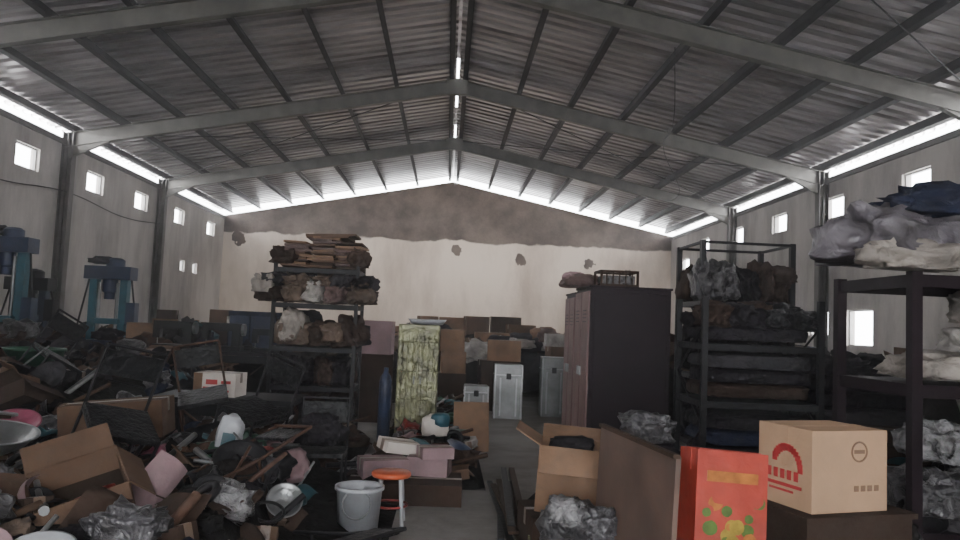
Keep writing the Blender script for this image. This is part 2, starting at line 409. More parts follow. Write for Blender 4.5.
heap('scrap_heap', -.75, .45, 7.3, 13.2, lambda x, y: .22, 130, .25, 13, PAL_C)
heap('scrap_heap', .75, 1.65, 3.2, 6.9, lambda x, y: .22, 80, .22, 17, PAL_C, .1, skip=((.8, 1.6, 3.2, 4.7),))
heap('scrap_heap', 1.7, 5.6, 4.6, 8.6, lambda x, y: .25, 90, .32, 19, PAL)

# metal chairs (upright or thrown on the heap)
def chair(loc, rot=(0, 0, 0), mt='steel_dark', seat='plastic_black'):
    mb = MB('metal_chair'); R = eul(rot); c = Vector(loc)
    T = lambda x, y, z: c + R @ Vector((x, y, z))
    for s_ in (-.2, .2):
        mb.tube(T(s_, -.2, 0), T(s_, -.2, .44), .012, mt); mb.tube(T(s_, .2, 0), T(s_, .22, .44), .012, mt)
        mb.tube(T(s_, .22, .44), T(s_, .28, .88), .012, mt); mb.tube(T(s_, -.2, .42), T(s_, .22, .42), .012, mt)
        mb.tube(T(s_, -.2, .15), T(s_, .2, .15), .009, mt)
    mb.tube(T(-.2, .28, .88), T(.2, .28, .88), .012, mt); mb.tube(T(-.2, -.2, .15), T(.2, -.2, .15), .009, mt)
    mb.box(T(0, 0, .455), (.42, .42, .035), seat, rot); mb.box(T(0, .262, .76), (.38, .02, .18), seat, rot)
    mb.build(.004)
chair((-2.3, 5.2, .42), (.4, .2, .7)); chair((-1.55, 4.9, .30), (1.3, .1, 2.4), 'rust'); chair((-3.2, 6.2, .5), (2.6, .2, .4))
chair((-1.7, 6.6, .35), (.1, .3, -.5)); chair((-3.6, 5.0, .6), (1.5, .2, 1.2), 'galvanised', 'cloth_brown'); chair((-2.1, 7.0, .4), (.2, -.2, .3), 'rust')
chair((-1.02, 6.5, 0), (0, 0, .05)); chair((-4.4, 8.2, .65), (.3, .5, 1.0)); chair((-.95, 4.4, .12), (1.45, 0, .9), 'steel_dark')

# ------------------------------------------------------------------ racks
def rack(name, x0, x1, y0, y1, h, levels, post=.045, mt='steel_dark', brace=True, beam=.06):
    mb = MB(name)
    for x in (x0, x1):
        for y in (y0, y1): mb.box((x, y, h/2), (post, post, h), mt); mb.box((x, y, .006), (post*2.2, post*2.2, .012), mt)
        if brace:
            z = .2; k = 0
            while z+.5 < h:
                a, b = (y0, y1) if k % 2 else (y1, y0)
                mb.tube((x, a, z), (x, b, z+.5), .012, mt, 6); z += .5; k += 1
    for z in levels:
        for y in (y0, y1): mb.box(((x0+x1)/2, y, z-beam/2), (x1-x0, .03, beam), mt)
        for x in (x0, x1): mb.box((x, (y0+y1)/2, z-beam/2), (.03, y1-y0, beam), mt)
        mb.box(((x0+x1)/2, (y0+y1)/2, z-.01), (x1-x0-.02, y1-y0-.02, .018), mt)
    return mb
lv = [.25, .70, 1.20, 1.76, 2.22]
mb = rack('storage_rack', -2.24, -1.18, 9.75, 10.45, 2.35, lv); mb.build()
def fill(mb, x0, x1, y0, y1, z, h, mats, n, rng, amp=.25):
    for i in range(n):
        x = x0+(x1-x0)*(i+.5)/n; w = (x1-x0)/n*rng.uniform(1.15, 1.5)
        for yy in (y0+(y1-y0)*.3, y0+(y1-y0)*.75):
            hh = h*rng.uniform(.7, 1.15)
            mb.bag((x, yy, z+hh*.30), (w, (y1-y0)*.85, hh), rng.choice(mats), rng.random()*90, 4, amp, (0, rng.uniform(-.15, .15), rng.uniform(-.3, .3)))
def flats(mb, x, y, z, w, d, n, mats, rng, th=.035):
    for i in range(n):
        mb.box((x+rng.uniform(-.04, .04), y+rng.uniform(-.03, .03), z+(i+.5)*th), (w*rng.uniform(.85, 1.1), d, th*.8), rng.choice(mats), (rng.uniform(-.03, .03), rng.uniform(-.05, .05), rng.uniform(-.12, .12)))
mb = MB('sack_stack'); rng = random.Random(4)
fill(mb, -2.40, -1.0, 9.6, 10.45, 1.78, .42, ['plastic_bag_grey', 'sack_tan', 'plastic_bag_clear', 'cloth_brown', 'sack_pink', 'sack_white'], 5, rng, .45)
fill(mb, -2.35, -1.0, 9.6, 10.45, 1.98, .26, ['sack_dark', 'sack_tan', 'cloth_grey'], 5, rng, .5)
fill(mb, -2.25, -1.7, 9.65, 10.45, 1.22, .66, ['sack_tan', 'cloth_grey'], 1, rng, .2)
mb.bag((-1.98, 9.8, 1.43), (.42, .5, .60), 'sack_beige', 3, 4, .25)
mb.bag((-2.35, 9.7, 1.98), (.34, .4, .34), 'sack_beige', 6, 4, .4); mb.bag((-1.45, 9.7, 1.38), (.4, .4, .34), 'sack_tan', 16, 4, .4)
fill(mb, -1.75, -1.1, 9.65, 10.45, 1.22, .5, ['sack_dark', 'cloth_brown', 'cloth_grey'], 2, rng, .4)
fill(mb, -2.2, -1.2, 9.65, 10.45, .72, .42, ['sack_dark', 'cloth_brown', 'cloth_grey'], 4, rng, .4)
fill(mb, -2.2, -1.2, 9.65, 10.45, .27, .45, ['sack_dark', 'cloth_brown'], 3, rng, .4)
mb.build()
mb = MB('bundle_of_cardboard')
for i, xx in enumerate((-2.0, -1.66, -1.32)): flats(mb, xx, 10.05, 2.23, .34, .55, 10+i % 2*2, ['cardboard', 'cardboard_dark', 'sack_pink', 'cardboard_mid'], rng)
flats(mb, -1.6, 10.05, 2.62, .6, .5, 2, ['cardboard'], rng)
mb.bag((-2.15, 9.85, 2.36), (.4, .4, .3), 'cloth_brown', 4, 4, .4); mb.bag((-1.2, 9.85, 2.36), (.36, .4, .34), 'cardboard_dark', 14, 4, .4)
mb.build()

# ------------------------------------------------------------------ machines at left
def press(name, x, y, h, w, mt, mt2):
    mb = MB(name)
    mb.box((x, y, .25), (w*1.3, .7, .5), 'steel_dark')
    for s_ in (-1, 1):
        mb.box((x+s_*w*.38, y, .5+(h-.5)/2), (.13, .16, h-.5), mt)
        mb.tube((x+s_*w*.22, y-.05, .9), (x+s_*w*.22, y-.05, h-.3), .03, 'galvanised', 10)
    mb.box((x, y, h-.12), (w*1.15, .34, .24), mt2); mb.box((x, y, .95), (w*.9, .5, .12), mt2)
    mb.lathe((x, y, h-.6), [(0, 0), (.09, 0), (.09, .12), (.13, .14), (.13, .5), (0, .5)], mt2, 18)
    mb.box((x, y, 1.35), (w*.7, .4, .1), mt)
    mb.lathe((x+w*.1, y, h), [(.16, 0), (.16, .12), (.1, .16), (0, .16)], mt2, 18)
    mb.box((x+w*.62, y-.05, 1.5), (.16, .2, .4), mt2); mb.tube((x+w*.5, y, h-.1), (x+w*.62, y, 1.7), .018, 'plastic_black', 8)
    mb.tube((x-w*.5, y, h-.1), (x-w*.7, y-.1, 1.2), .018, 'plastic_black', 8)
    mb.bag((x-.15, y, h+.1), (w*.8, .4, .2), 'cloth_grey', x, 3, .5)
    mb.bag((x+.1, y-.1, 1.1), (w*.9, .5, .3), 'sack_dark', x, 3, .5)
    return mb.build(.008)
press('hydraulic_press', -6.2, 14.0, 2.35, .72, 'steel_teal', 'steel_blue')
press('hydraulic_press', -7.05, 12.2, 2.65, .7, 'steel_teal', 'steel_blue')
press('hydraulic_press', -7.9, 14.5, 2.1, .7, 'steel_blue', 'steel_dark')
mb = MB('sack_stack'); rng = random.Random(31)
for i in range(12): mb.bag((rng.uniform(-7.4, -4.6), rng.uniform(11.2, 13.0), rng.uniform(.95, 1.25)), (.55, .5, .4), rng.choice(['sack_dark', 'cloth_grey', 'cloth_blue', 'plastic_bag_grey', 'cloth_brown']), i, 3, .5)
mb.build()

def bench(name, x0, x1, y0, y1, h, mt='steel_dark', top='wood'):
    mb = MB(name)
    mb.box(((x0+x1)/2, (y0+y1)/2, h-.025), (x1-x0, y1-y0, .05), top)
    for x in (x0+.05, x1-.05):
        for y in (y0+.05, y1-.05): mb.box((x, y, (h-.05)/2), (.06, .06, h-.05), mt)
    for y in (y0+.05, y1-.05): mb.box(((x0+x1)/2, y, .25), (x1-x0-.1, .04, .05), mt)
    mb.box(((x0+x1)/2, y0+.04, h-.12), (x1-x0-.1, .02, .12), mt)
    return mb.build()
bench('workbench', -5.2, -2.55, 12.6, 13.4, .95, 'steel_dark', 'cloth_grey')
bench('workbench', -2.95, -1.5, 7.7, 8.45, .73, 'steel_dark', 'steel_dark')
def bench_machine(x, y, z, s_=1, mt='steel_dark'):
    mb = MB('sewing_machine')
    mb.box((x, y, z+.03*s_), (.5*s_, .22*s_, .06*s_), mt)
    mb.box((x+.18*s_, y, z+.19*s_), (.11*s_, .14*s_, .28*s_), mt)
    mb.box((x-.02*s_, y, z+.31*s_), (.48*s_, .12*s_, .1*s_), mt)
    mb.box((x-.22*s_, y, z+.23*s_), (.09*s_, .11*s_, .18*s_), mt)
    mb.tube((x-.22*s_, y, z+.15*s_), (x-.22*s_, y, z+.06*s_), .008, 'galvanised')
    mb.tube((x+.24*s_, y, z+.28*s_), (x+.28*s_, y, z+.28*s_), .08*s_, 'galvanised', 18)
    mb.tube((x+.05*s_, y, z+.36*s_), (x+.05*s_, y, z+.45*s_), .02*s_, 'sack_white')
    mb.build(.006)
bench_machine(-4.6, 12.95, .95, 1.3); bench_machine(-3.8, 13.0, .95, 1.3); bench_machine(-3.0, 12.95, .95, 1.1)
def cartons(name, lst):
    mb = MB(name)
    for a in lst: mb.carton(*a)
    return mb.build()
cartons('carton_stack', [((-5.45, 13.9, 0), (.7, .6, .6), .1, 'cardboard_dark'), ((-5.45, 13.9, .6), (.6, .5, .45), -.1, 'cardboard_mid'), ((-5.5, 13.9, 1.05), (.5, .45, .3), .2, 'cardboard_mid')])
cartons('carton_stack', [((-4.75, 16.2, 0), (.8, .7, .7), .1), ((-4.75, 16.2, .7), (.7, .6, .55), -.1, 'cardboard_dark'), ((-4.8, 16.2, 1.25), (.45, .4, .4), .2, 'cardboard')])
cartons('carton_stack', [((-6.1, 17.2, 0), (.9, .7, .9), .1, 'cardboard_dark'), ((-6.1, 17.2, .9), (.8, .6, .5), -.1, 'cardboard_mid'), ((-6.3, 17.2, 1.4), (.4, .4, .2), .2, 'cardboard_dark')])
mb = MB('control_cabinet'); mb.box((-3.5, 14.6, .83), (1.25, .5, 1.62), 'cloth_blue')
for i in range(3): mb.box((-3.91+i*.40, 14.34, .85), (.37, .015, 1.4), 'steel_blue'); mb.box((-3.79+i*.40, 14.325, .9), (.02, .02, .12), 'galvanised')
mb.build(.008)

mb = MB('printed_carton'); bx = Vector((-2.34, 8.02, .731)); rz = -.1
mb.carton(bx, (.44, .32, .24), rz, 'carton_white')
R = Matrix.Rotation(rz, 3, 'Z')
for dx, w, zz, hh in ((-.03, .12, .15, .05), (.12, .1, .15, .03), (-.02, .2, .09, .02), (-.05, .12, .05, .02), (.13, .05, .06, .02)):
    mb.box(bx + R @ Vector((dx, -.162, zz)), (w, .004, hh), 'red_ink', (0, 0, rz))
mb.box(bx + R @ Vector((-.222, 0, .12)), (.004, .318, .238), 'cardboard_mid', (0, 0, rz)); mb.box(bx + R @ Vector((-.175, -.162, .12)), (.09, .003, .238), 'cardboard_mid', (0, 0, rz))
mb.build()

# ------------------------------------------------------------------ centre objects
mb = MB('steel_locker')
x, y, w, d, h = -.34, 9.75, .52, .45, 1.55
mb.box((x, y, h/2+.03), (w, d, h-.06), 'steel_olive')
for i in range(2):
    cx = x-w/4+i*w/2
    mb.box((cx, y-d/2-.008, h/2), (w/2-.02, .016, h-.14), 'steel_olive')
    for k in range(3): mb.box((cx-.07+k*.07, y-d/2-.02, h*.5), (.022, .014, h*.82), 'steel_olive')
    for k in range(4): mb.box((cx, y-d/2-.024, .25+k*.36), (w/2-.03, .012, .016), 'steel_olive')
    mb.box((cx+(.09 if i == 0 else -.09), y-d/2-.03, h*.55), (.015, .025, .1), 'galvanised')
for sx in (-1, 1):
    for sy in (-1, 1): mb.box((x+sx*(w/2-.03), y+sy*(d/2-.03), .03), (.04, .04, .06), 'steel_dark')
mb.build(.006)
mb = MB('plastic_tray'); mb.lathe((-.25, 9.75, 1.553), [(0, 0), (.2, 0), (.24, .07), (.25, .07), (.21, .01), (0, .01)], 'plastic_white', 24); mb.build()
mb = MB('gas_cylinder'); mb.lathe((-.70, 9.1, .0), [(0, 0), (.075, 0), (.075, .85), (.06, .92), (.03, .96), (.03, 1.02), (0, 1.02)], 'steel_blue', 20); mb.build()
cartons('carton_stack', [((-1.12, 12.0, 0), (.6, .5, .55), 0, 'cardboard_dark'), ((-1.12, 12.0, .55), (.6, .5, .5), .05, 'cardboard_dark'), ((-1.12, 12.0, 1.05), (.56, .45, .52), -.05, 'carton_pink')])
cartons('carton_stack', [((.15, 14.0, 0), (.5, .45, .66), 0, 'cardboard_dark'), ((.15, 14.0, .66), (.44, .4, .4), .1, 'cardboard_mid'), ((.13, 14.0, 1.06), (.44, .4, .4), -.05, 'cardboard_mid')])
cartons('carton_stack', [((1.0, 14.1, 0), (.7, .5, .5), 0, 'cardboard_dark'), ((1.0, 14.1, .5), (.7, .5, .42), .1, 'cardboard_dark'), ((1.1, 14.1, .92), (.62, .45, .38), -.05, 'cardboard_mid')])
cartons('carton_stack', [((.9, 17, 0), (.9, .6, .7), 0, 'cardboard_dark'), ((.9, 17, .7), (.8, .6, .45), .1, 'cardboard'), ((1.25, 17, 1.15), (1.2, .6, .25), .0, 'cardboard_mid'), ((1.7, 17.1, 1.4), (.6, .4, .2), .2, 'cardboard')])
cartons('carton_stack', [((2.4, 15.0, 0), (.8, .6, .7), 0, 'cardboard_dark'), ((2.4, 15, .7), (.7, .5, .5), .1, 'cardboard'), ((2.3, 15, 1.2), (.6, .4, .25), .0, 'sack_white')])
rng = random.Random(55); lst = []
for xx in (-1.3, -.6, .1, .8, 1.6, 2.4, 3.2, 4.0):
    z = 0; yy = rng.uniform(19, 21)
    for q in range(rng.choice([3, 3, 4])):
        hh = rng.uniform(.38, .52); lst.append(((xx+rng.uniform(-.1, .1), yy, z), (rng.uniform(.5, .75), .5, hh), rng.uniform(-.2, .2), rng.choice(['cardboard', 'cardboard_mid', 'cardboard_mid', 'cardboard_light', 'cardboard_dark']))); z += hh
cartons('carton_stack', lst)
mb = MB('sack_stack'); rng = random.Random(77)
for i in range(26):
    mb.bag((rng.uniform(-.6, 2.6), rng.uniform(15.6, 18.5), rng.uniform(1.0, 1.4)), (rng.uniform(.4, .8), .5, rng.uniform(.25, .45)), rng.choice(['sack_white', 'sack_tan', 'sack_beige', 'cloth_grey', 'sack_pink', 'cardboard_mid']), i, 3, .4)
mb.bag((1, 17.2, .55), (3.6, 3, 1.5), 'cloth_grey', 4, 3, .2); mb.build()
def trunk(x, y, w, d, h):
    mb = MB('metal_trunk')
    mb.box((x, y, h/2), (w, d, h), 'galvanised'); mb.box((x, y, h*.8), (w+.02, d+.02, .02), 'aluminium')
    for sx in (-1, 1): mb.box((x+sx*w/2, y-d/2, h/2), (.03, .03, h), 'aluminium')
    mb.box((x, y-d/2-.012, h*.78), (.08, .02, .1), 'steel_dark')
    for sx in (-.3, .3): mb.box((x+sx*w, y-d/2-.006, h*.4), (.03, .012, h*.7), 'aluminium')
    mb.build(.006)
trunk(1.1, 13.0, .46, .4, .92); trunk(1.95, 13.5, .42, .4, 1.05); trunk(.55, 12.8, .4, .4, .55)
mb = MB('cardboard_sheet'); mb.sheet((.37, 9.5, .30), (.45, .62), 'cardboard_mid', 3, (1.35, 0, .1), .02); mb.build()
mb = MB('plastic_bundle'); mb.bag((-.08, 8.5, .42), (.38, .34, .32), 'carton_white', 7, 4, .15); mb.bag((-.02, 8.45, .5), (.26, .26, .22), 'steel_teal', 9, 3, .15); mb.build()
cartons('printed_carton', [((-.52, 6.95, .18), (.42, .3, .16), .3, 'carton_pink'), ((-.1, 7.1, .18), (.38, .3, .17), -.15, 'carton_pink'), ((-.4, 7.2, .36), (.36, .24, .10), .5, 'carton_white', (.1, .15)), ((-.05, 7.0, .35), (.3, .22, .1), .3, 'carton_pink')])
cartons('carton', [((-.3, 6.9, 0), (1.0, .6, .18), 0, 'cardboard_dark')])
mb = MB('waste_bin')
mb.lathe((-.58, 5.6, .0), [(0, 0), (.14, 0), (.165, .35), (.18, .355), (.18, .38), (.16, .38), (.15, .34), (.13, .02), (0, .02)], 'plastic_white', 32)
mb.ring((-.58, 5.43, .28), .1, .006, 'galvanised', (1.3, 0, 0)); mb.build()
mb = MB('round_stool'); sx, sy = -.38, 6.02
mb.lathe((sx, sy, .365), [(0, 0), (.145, 0), (.155, .012), (.155, .03), (.145, .04), (0, .04)], 'plastic_orange', 32)
for i in range(4):
    a = math.pi/4+i*math.pi/2; mb.tube((sx+.11*math.cos(a), sy+.11*math.sin(a), .37), (sx+.15*math.cos(a), sy+.15*math.sin(a), 0), .016, 'plastic_white', 8)
mb.ring((sx, sy, .15), .135, .01, 'plastic_red'); mb.build()
mb = MB('cloth_bundle'); mb.bag((-1.02, 6.5, .62), (.46, .42, .34), 'sack_dark', 4, 4, .3); mb.build()

# ------------------------------------------------------------------ left foreground specific
mb = MB('open_carton'); mb.carton((-1.92, 4.35, .32), (.46, .40, .40), .5, 'cardboard', (.35, -.3), True); mb.build()
mb = MB('carton'); mb.carton((-2.50, 6.0, .60), (.74, .40, .28), .12, 'cardboard', (0, -.1)); mb.build()
mb = MB('cardboard_sheet'); mb.sheet((-1.62, 4.4, .60), (.2, .4), 'carton_pink', 5, (1.0, .7, .3), .04); mb.build()
mb = MB('shopping_bag'); mb.bag((-1.66, 6.0, .62), (.24, .16, .46), 'plastic_white', 8, 4, .12, (0, .15, .2)); mb.box((-1.64, 5.92, .62), (.1, .01, .1), 'plastic_teal', (0, .15, .2)); mb.build()
BOWL = lambda r: [(0, 0), (r*.45, 0), (r*.8, r*.2), (r, r*.45), (r*1.08, r*.46), (r*1.08, r*.49), (r*.98, r*.48), (r*.76, r*.23), (r*.42, .01), (0, .01)]
def bowl(name, c, r, mt, rot=(0, 0, 0)):
    mb = MB(name); mb.lathe(c, BOWL(r), mt, 36, rot); mb.build()
bowl('aluminium_basin', (-2.62, 4.5, .74), .24, 'galvanised', (.1, .12, 0))
bowl('plastic_basin', (-2.85, 5.2, .76), .14, 'plastic_pink', (.4, .2, 0))
bowl('plastic_basin', (-3.05, 5.0, .72), .17, 'plastic_pink', (2.9, .2, 0))
bowl('plastic_basin', (-1.68, 3.35, .52), .12, 'plastic_white', (.2, .1, 0))
bowl('plastic_basin', (-1.12, 3.35, .50), .12, 'carton_pink', (.1, -.1, 0))
bowl('cooking_pot', (-1.35, 5.2, .56), .17, 'steel_dark', (.5, .2, 0))
bowl('cooking_pot', (-1.0, 5.0, .38), .11, 'galvanised', (.9, .3, 0))
bowl('cooking_pot', (-1.25, 4.5, .50), .12, 'galvanised', (.5, .5, 0))
mb = MB('plastic_bag'); mb.bag((-1.42, 3.6, .60), (.40, .3, .22), 'plastic_bag_grey', 2, 4, .5); mb.build()
mb = MB('plastic_bag'); mb.bag((-2.3, 3.7, .60), (.5, .35, .3), 'plastic_bag_grey', 12, 4, .5); mb.build()
mb = MB('plastic_tub'); mb.lathe((-4.8, 9.0, .80), [(0, 0), (.26, 0), (.32, .26), (.34, .26), (.34, .29), (.3, .29), (.25, .02), (0, .02)], 'plastic_green', 28); mb.build()

# ------------------------------------------------------------------ right side: cabinets
def cabinet(name, x0, x1, y0, y1, h, mt, side):
    mb = MB(name)
    mb.box(((x0+x1)/2, (y0+y1)/2, h/2+.03), (x1-x0, y1-y0, h-.06), mt)
    mb.box(((x0+x1)/2, (y0+y1)/2, h+.01), (x1-x0+.03, y1-y0+.03, .025), mt)
    for i in range(2):
        ya = y0+(y1-y0)*i/2+.015; yb = y0+(y1-y0)*(i+1)/2-.015
        mb.box((x0-.01, (ya+yb)/2, h/2+.03), (.02, yb-ya, h-.14), side)
        for k in range(4): mb.box((x0-.022, (ya+yb)/2, h-.25-k*.04), (.01, .16, .01), 'steel_dark')
        mb.box((x0-.03, yb-.05 if i == 0 else ya+.05, h*.55), (.03, .02, .1), 'galvanised')
    mb.box(((x0+x1)/2, y0-.006, h/2+.03), (x1-x0-.08, .012, h-.16), mt)
    for sx in (x0+.04, x1-.04):
        for sy in (y0+.04, y1-.04): mb.box((sx, sy, .03), (.05, .05, .06), 'steel_dark')
    return mb.build(.006)
cabinet('steel_cabinet', 1.54, 2.42, 8.0, 8.85, 2.04, 'steel_maroon', 'steel_maroon_faded')
cabinet('steel_cabinet', 1.54, 2.38, 8.9, 9.6, 2.0, 'steel_maroon', 'steel_maroon_faded')
mb = MB('plastic_crate')
x0, x1, y0, y1, z0, z1 = 1.66, 2.06, 8.05, 8.4, 2.065, 2.24
for x in (x0, x1):
    for y in (y0, y1): mb.box((x, y, (z0+z1)/2), (.025, .025, z1-z0), 'cardboard_dark')
for z in (z0+.012, z1-.012):
    for y in (y0, y1): mb.box(((x0+x1)/2, y, z), (x1-x0, .025, .024), 'cardboard_dark')
    for x in (x0, x1): mb.box((x, (y0+y1)/2, z), (.025, y1-y0, .024), 'cardboard_dark')
mb.box(((x0+x1)/2, (y0+y1)/2, z0+.07), (x1-x0-.05, y1-y0-.05, .1), 'plastic_bag_grey')
for k in range(5): mb.box((x0+.06+k*.07, y0, (z0+z1)/2), (.012, .012, z1-z0-.03), 'cardboard_dark')
mb.build()
mb = MB('cloth_bundle'); mb.bag((1.55, 8.7, 2.13), (.52, .7, .22), 'sack_pink', 3, 4, .3); mb.bag((1.45, 8.6, 2.18), (.30, .3, .14), 'carton_pink', 5, 4, .3); mb.build()

mb = rack('bunk_rack', 3.0, 4.08, 8.7, 9.6, 2.70, [.3, 1.1, 1.98], .06)
for yy in (8.7, 9.6): mb.box((3.54, yy, 2.68), (1.08, .03, .03), 'steel_dark')
for xx in (3.0, 4.08): mb.box((xx, 9.15, 2.68), (.03, .9, .03), 'steel_dark')
mb.build()
mb = MB('sack_stack'); rng = random.Random(8)
fill(mb, 2.95, 4.1, 8.6, 9.6, 1.99, .55, ['sack_dark', 'plastic_bag_grey', 'cloth_grey', 'cloth_blue', 'cloth_brown'], 5, rng, .45)
mb.bag((3.25, 8.75, 2.2), (.42, .4, .6), 'plastic_bag_grey', 55, 4, .35); mb.bag((3.9, 8.7, 2.3), (.5, .4, .3), 'cloth_brown', 56, 4, .35)
fill(mb, 3.0, 4.05, 8.65, 9.6, 1.12, .95, ['sack_dark', 'plastic_black'], 3, rng, .15)
fill(mb, 3.0, 4.05, 8.65, 9.6, .32, .85, ['sack_dark', 'plastic_black'], 3, rng, .15)
mb.build()
# bunk-style racks in front, packed with dark mattresses and bags
mb = rack('bunk_rack', 2.48, 3.62, 7.1, 7.9, 1.95, [.35, .95, 1.5], .055, 'steel_dark', True); mb.build()
def mattress(mb, c, s, mt, seed):
    mb.bag(c, s, mt, seed, 4, .10, (0, 0, 0), .42)
mb = MB('mattress_stack')
for i, (z, mt) in enumerate(((.05, 'sack_dark'), (.20, 'cloth_grey'), (.37, 'sack_dark'), (.52, 'cloth_blue'), (.67, 'sack_dark'), (.97, 'cloth_brown'), (1.11, 'sack_dark'), (1.25, 'cloth_grey'), (1.52, 'sack_dark'))):
    mattress(mb, (3.05+rng.uniform(-.03, .03), 7.45, z+.08), (1.3, .95, .20), mt, i)
fill(mb, 2.5, 3.6, 7.1, 7.9, 1.66, .34, ['sack_dark', 'cloth_grey', 'plastic_black', 'cloth_brown'], 4, rng, .4)
for i in range(7): mattress(mb, (4.45+rng.uniform(-.05, .05), 8.0, .1+i*.17), (1.5, .9, .22), rng.choice(['sack_dark', 'cloth_grey', 'cardboard_dark', 'cloth_blue']), i+20)
fill(mb, 3.75, 5.2, 7.6, 8.4, 1.22, .26, ['sack_dark', 'cloth_grey', 'plastic_black'], 4, rng, .4)
mb.build()

mb = rack('storage_rack', 3.3, 5.9, 5.15, 6.15, 2.10, [.28, 1.30, 2.08], .075, 'steel_maroon', False, .09); mb.build()
mb = MB('bag_stack')
for (x, y, z, sx, sy, sz, mt, sd) in (
    (3.36, 5.55, 2.36, 1.15, 1.0, .60, 'plastic_wrap_mauve', 1), (4.3, 5.5, 2.42, 1.4, 1.0, .70, 'plastic_wrap_mauve', 2),
    (3.8, 5.5, 2.62, 1.3, .8, .34, 'cloth_blue', 3), (5.2, 5.6, 2.4, 1.2, 1.0, .65, 'sack_dark', 4),
    (3.30, 5.2, 2.20, .8, .4, .28, 'sack_beige', 5), (4.0, 5.2, 2.22, .8, .4, .28, 'sack_beige', 21), (4.6, 5.5, 2.72, .9, .7, .30, 'cloth_blue', 6),
    (3.72, 5.5, 1.41, .9, .8, .28, 'sack_beige', 7), (4.5, 5.5, 1.42, .9, .8, .30, 'plastic_wrap_mauve', 8),
    (4.05, 5.5, 1.62, .62, .6, .30, 'sack_white', 9), (4.7, 5.6, 1.70, .8, .6, .34, 'sack_white', 10), (4.1, 5.6, 1.86, .45, .5, .34, 'sack_beige', 11),
    (3.6, 5.5, .48, .6, .8, .42, 'plastic_bag_grey', 12), (4.2, 5.5, .52, .7, .8, .45, 'plastic_bag_clear', 13), (3.75, 5.5, .85, .6, .7, .42, 'plastic_bag_clear', 14),
    (4.4, 5.5, .86, .6, .7, .45, 'plastic_bag_grey', 15), (5.1, 5.5, .6, .9, .8, .7, 'sack_dark', 16)):
    mb.bag((x, y, z), (sx, sy, sz), mt, sd, 4, .5 if z > 2 else .35)
mb.build()

mb = MB('storage_crate'); mb.box((2.10, 4.1, .34), (.68, .56, .66), 'cardboard_dark', (0, 0, .27))
for zz in (.685, .35, .03): mb.box((2.10, 4.1, zz), (.72, .60, .03), 'cardboard_dark', (0, 0, .27))
mb.build()
mb = MB('printed_carton'); rz = .29; base = Vector((2.08, 4.06, .702)); R = Matrix.Rotation(rz, 3, 'Z')
mb.carton(base, (.50, .40, .42), rz, 'cardboard_light', tape='cardboard_light')
def P(x, y, z): return base + R @ Vector((x, y, z))
XL = -.2525
for i in range(14):
    t = i/13; a = math.pi*(.15+.85*t)
    mb.box(P(XL, -.02+.10*math.cos(a), .20+.11*math.sin(a)), (.004, .035, .035*(1-.5*t)+.01), 'red_ink', (0, 0, rz))
for k in range(5): mb.box(P(XL, .11-k*.05, .165), (.004, .03, .05), 'red_ink', (0, 0, rz))
mb.box(P(XL, .0, .11), (.004, .26, .018), 'red_ink', (0, 0, rz)); mb.box(P(XL, .02, .08), (.004, .18, .012), 'red_ink', (0, 0, rz))
for k in range(4): mb.box(P(.04+k*.045, -.2015, .12), (.03, .004, .03), 'cardboard_mid', (0, 0, rz))
mb.ring(P(.06, -.201, .31), .05, .005, 'cardboard_mid', (math.pi/2, 0, rz)); mb.box(P(.06, -.2015, .31), (.07, .004, .02), 'cardboard_mid', (0, 0, rz))
mb.build(.003)

mb = MB('plywood_panel'); mb.box((1.02, 4.0, .52), (.025, 1.05, 1.0), 'plywood', (0, .04, .13)); mb.box((1.03, 4.0, 1.02), (.035, 1.05, .02), 'wood', (0, .04, .13)); mb.build()
mb = MB('plastic_bag'); mb.bag((1.30, 4.75, .98), (.40, .4, .24), 'plastic_bag_grey', 31, 4, .35); mb.bag((1.32, 4.7, .65), (.5, .45, .6), 'sack_dark', 32, 4, .2); mb.bag((1.35, 4.7, .25), (.55, .5, .5), 'sack_dark', 33, 3, .2); mb.build()
# red carton printed with a fruit picture
mb = MB('printed_fruit_carton'); tl = (-.10, .05, .10)
mb.carton((1.36, 3.62, .46), (.36, .20, .57), .10, 'print_red', (-.10, .07), tape='print_red')
R = eul((-.10, .07, .10)); base = Vector((1.36, 3.62, .46)); rng = random.Random(9)
for i in range(30):
    u = rng.uniform(-.135, .135); v = rng.uniform(.06, .36); rr = rng.uniform(.018, .04)
    p = base + R @ Vector((u, -.1005-.0002*i, v))
    sc_ = [(rr*math.cos(q*math.pi/7), rr*math.sin(q*math.pi/7)*rng.uniform(.85, 1)) for q in range(14)]
    mb.add([p + R @ Vector((a, 0, b)) for a, b in sc_], [tuple(range(14))], ['fruit_yellow', 'fruit_green', 'fruit_orange', 'fruit_green', 'print_red'][i % 5])
mb.box(base + R @ Vector((0, -.102, .45)), (.26, .003, .05), 'fruit_orange', (-.10, .07, .10))
mb.build()
mb = MB('carton'); mb.carton((1.40, 3.62, 0), (.46, .40, .45), 0, 'cardboard_dark'); mb.build()
mb = MB('open_carton'); mb.carton((.88, 5.05, .40), (.46, .42, .42), -.15, 'cardboard_mid', (0, .05), True); mb.bag((.88, 5.05, .80), (.36, .32, .18), 'sack_dark', 5, 3, .3); mb.build()
mb = MB('carton'); mb.carton((.86, 5.1, 0), (.56, .5, .38), .1, 'cardboard_dark'); mb.build()
mb = MB('plastic_bag'); mb.bag((.82, 4.35, .44), (.50, .42, .40), 'plastic_bag_grey', 41, 4, .4); mb.bag((.82, 4.3, .16), (.5, .4, .36), 'sack_tan', 42, 3, .3); mb.bag((.72, 4.25, .56), (.24, .2, .2), 'plastic_bag_clear', 43, 4, .4); mb.bag((.9, 4.2, .52), (.24, .2, .2), 'plastic_bag_grey', 44, 4, .4); mb.build()
mb = MB('bundle_of_planks'); rng = random.Random(2)
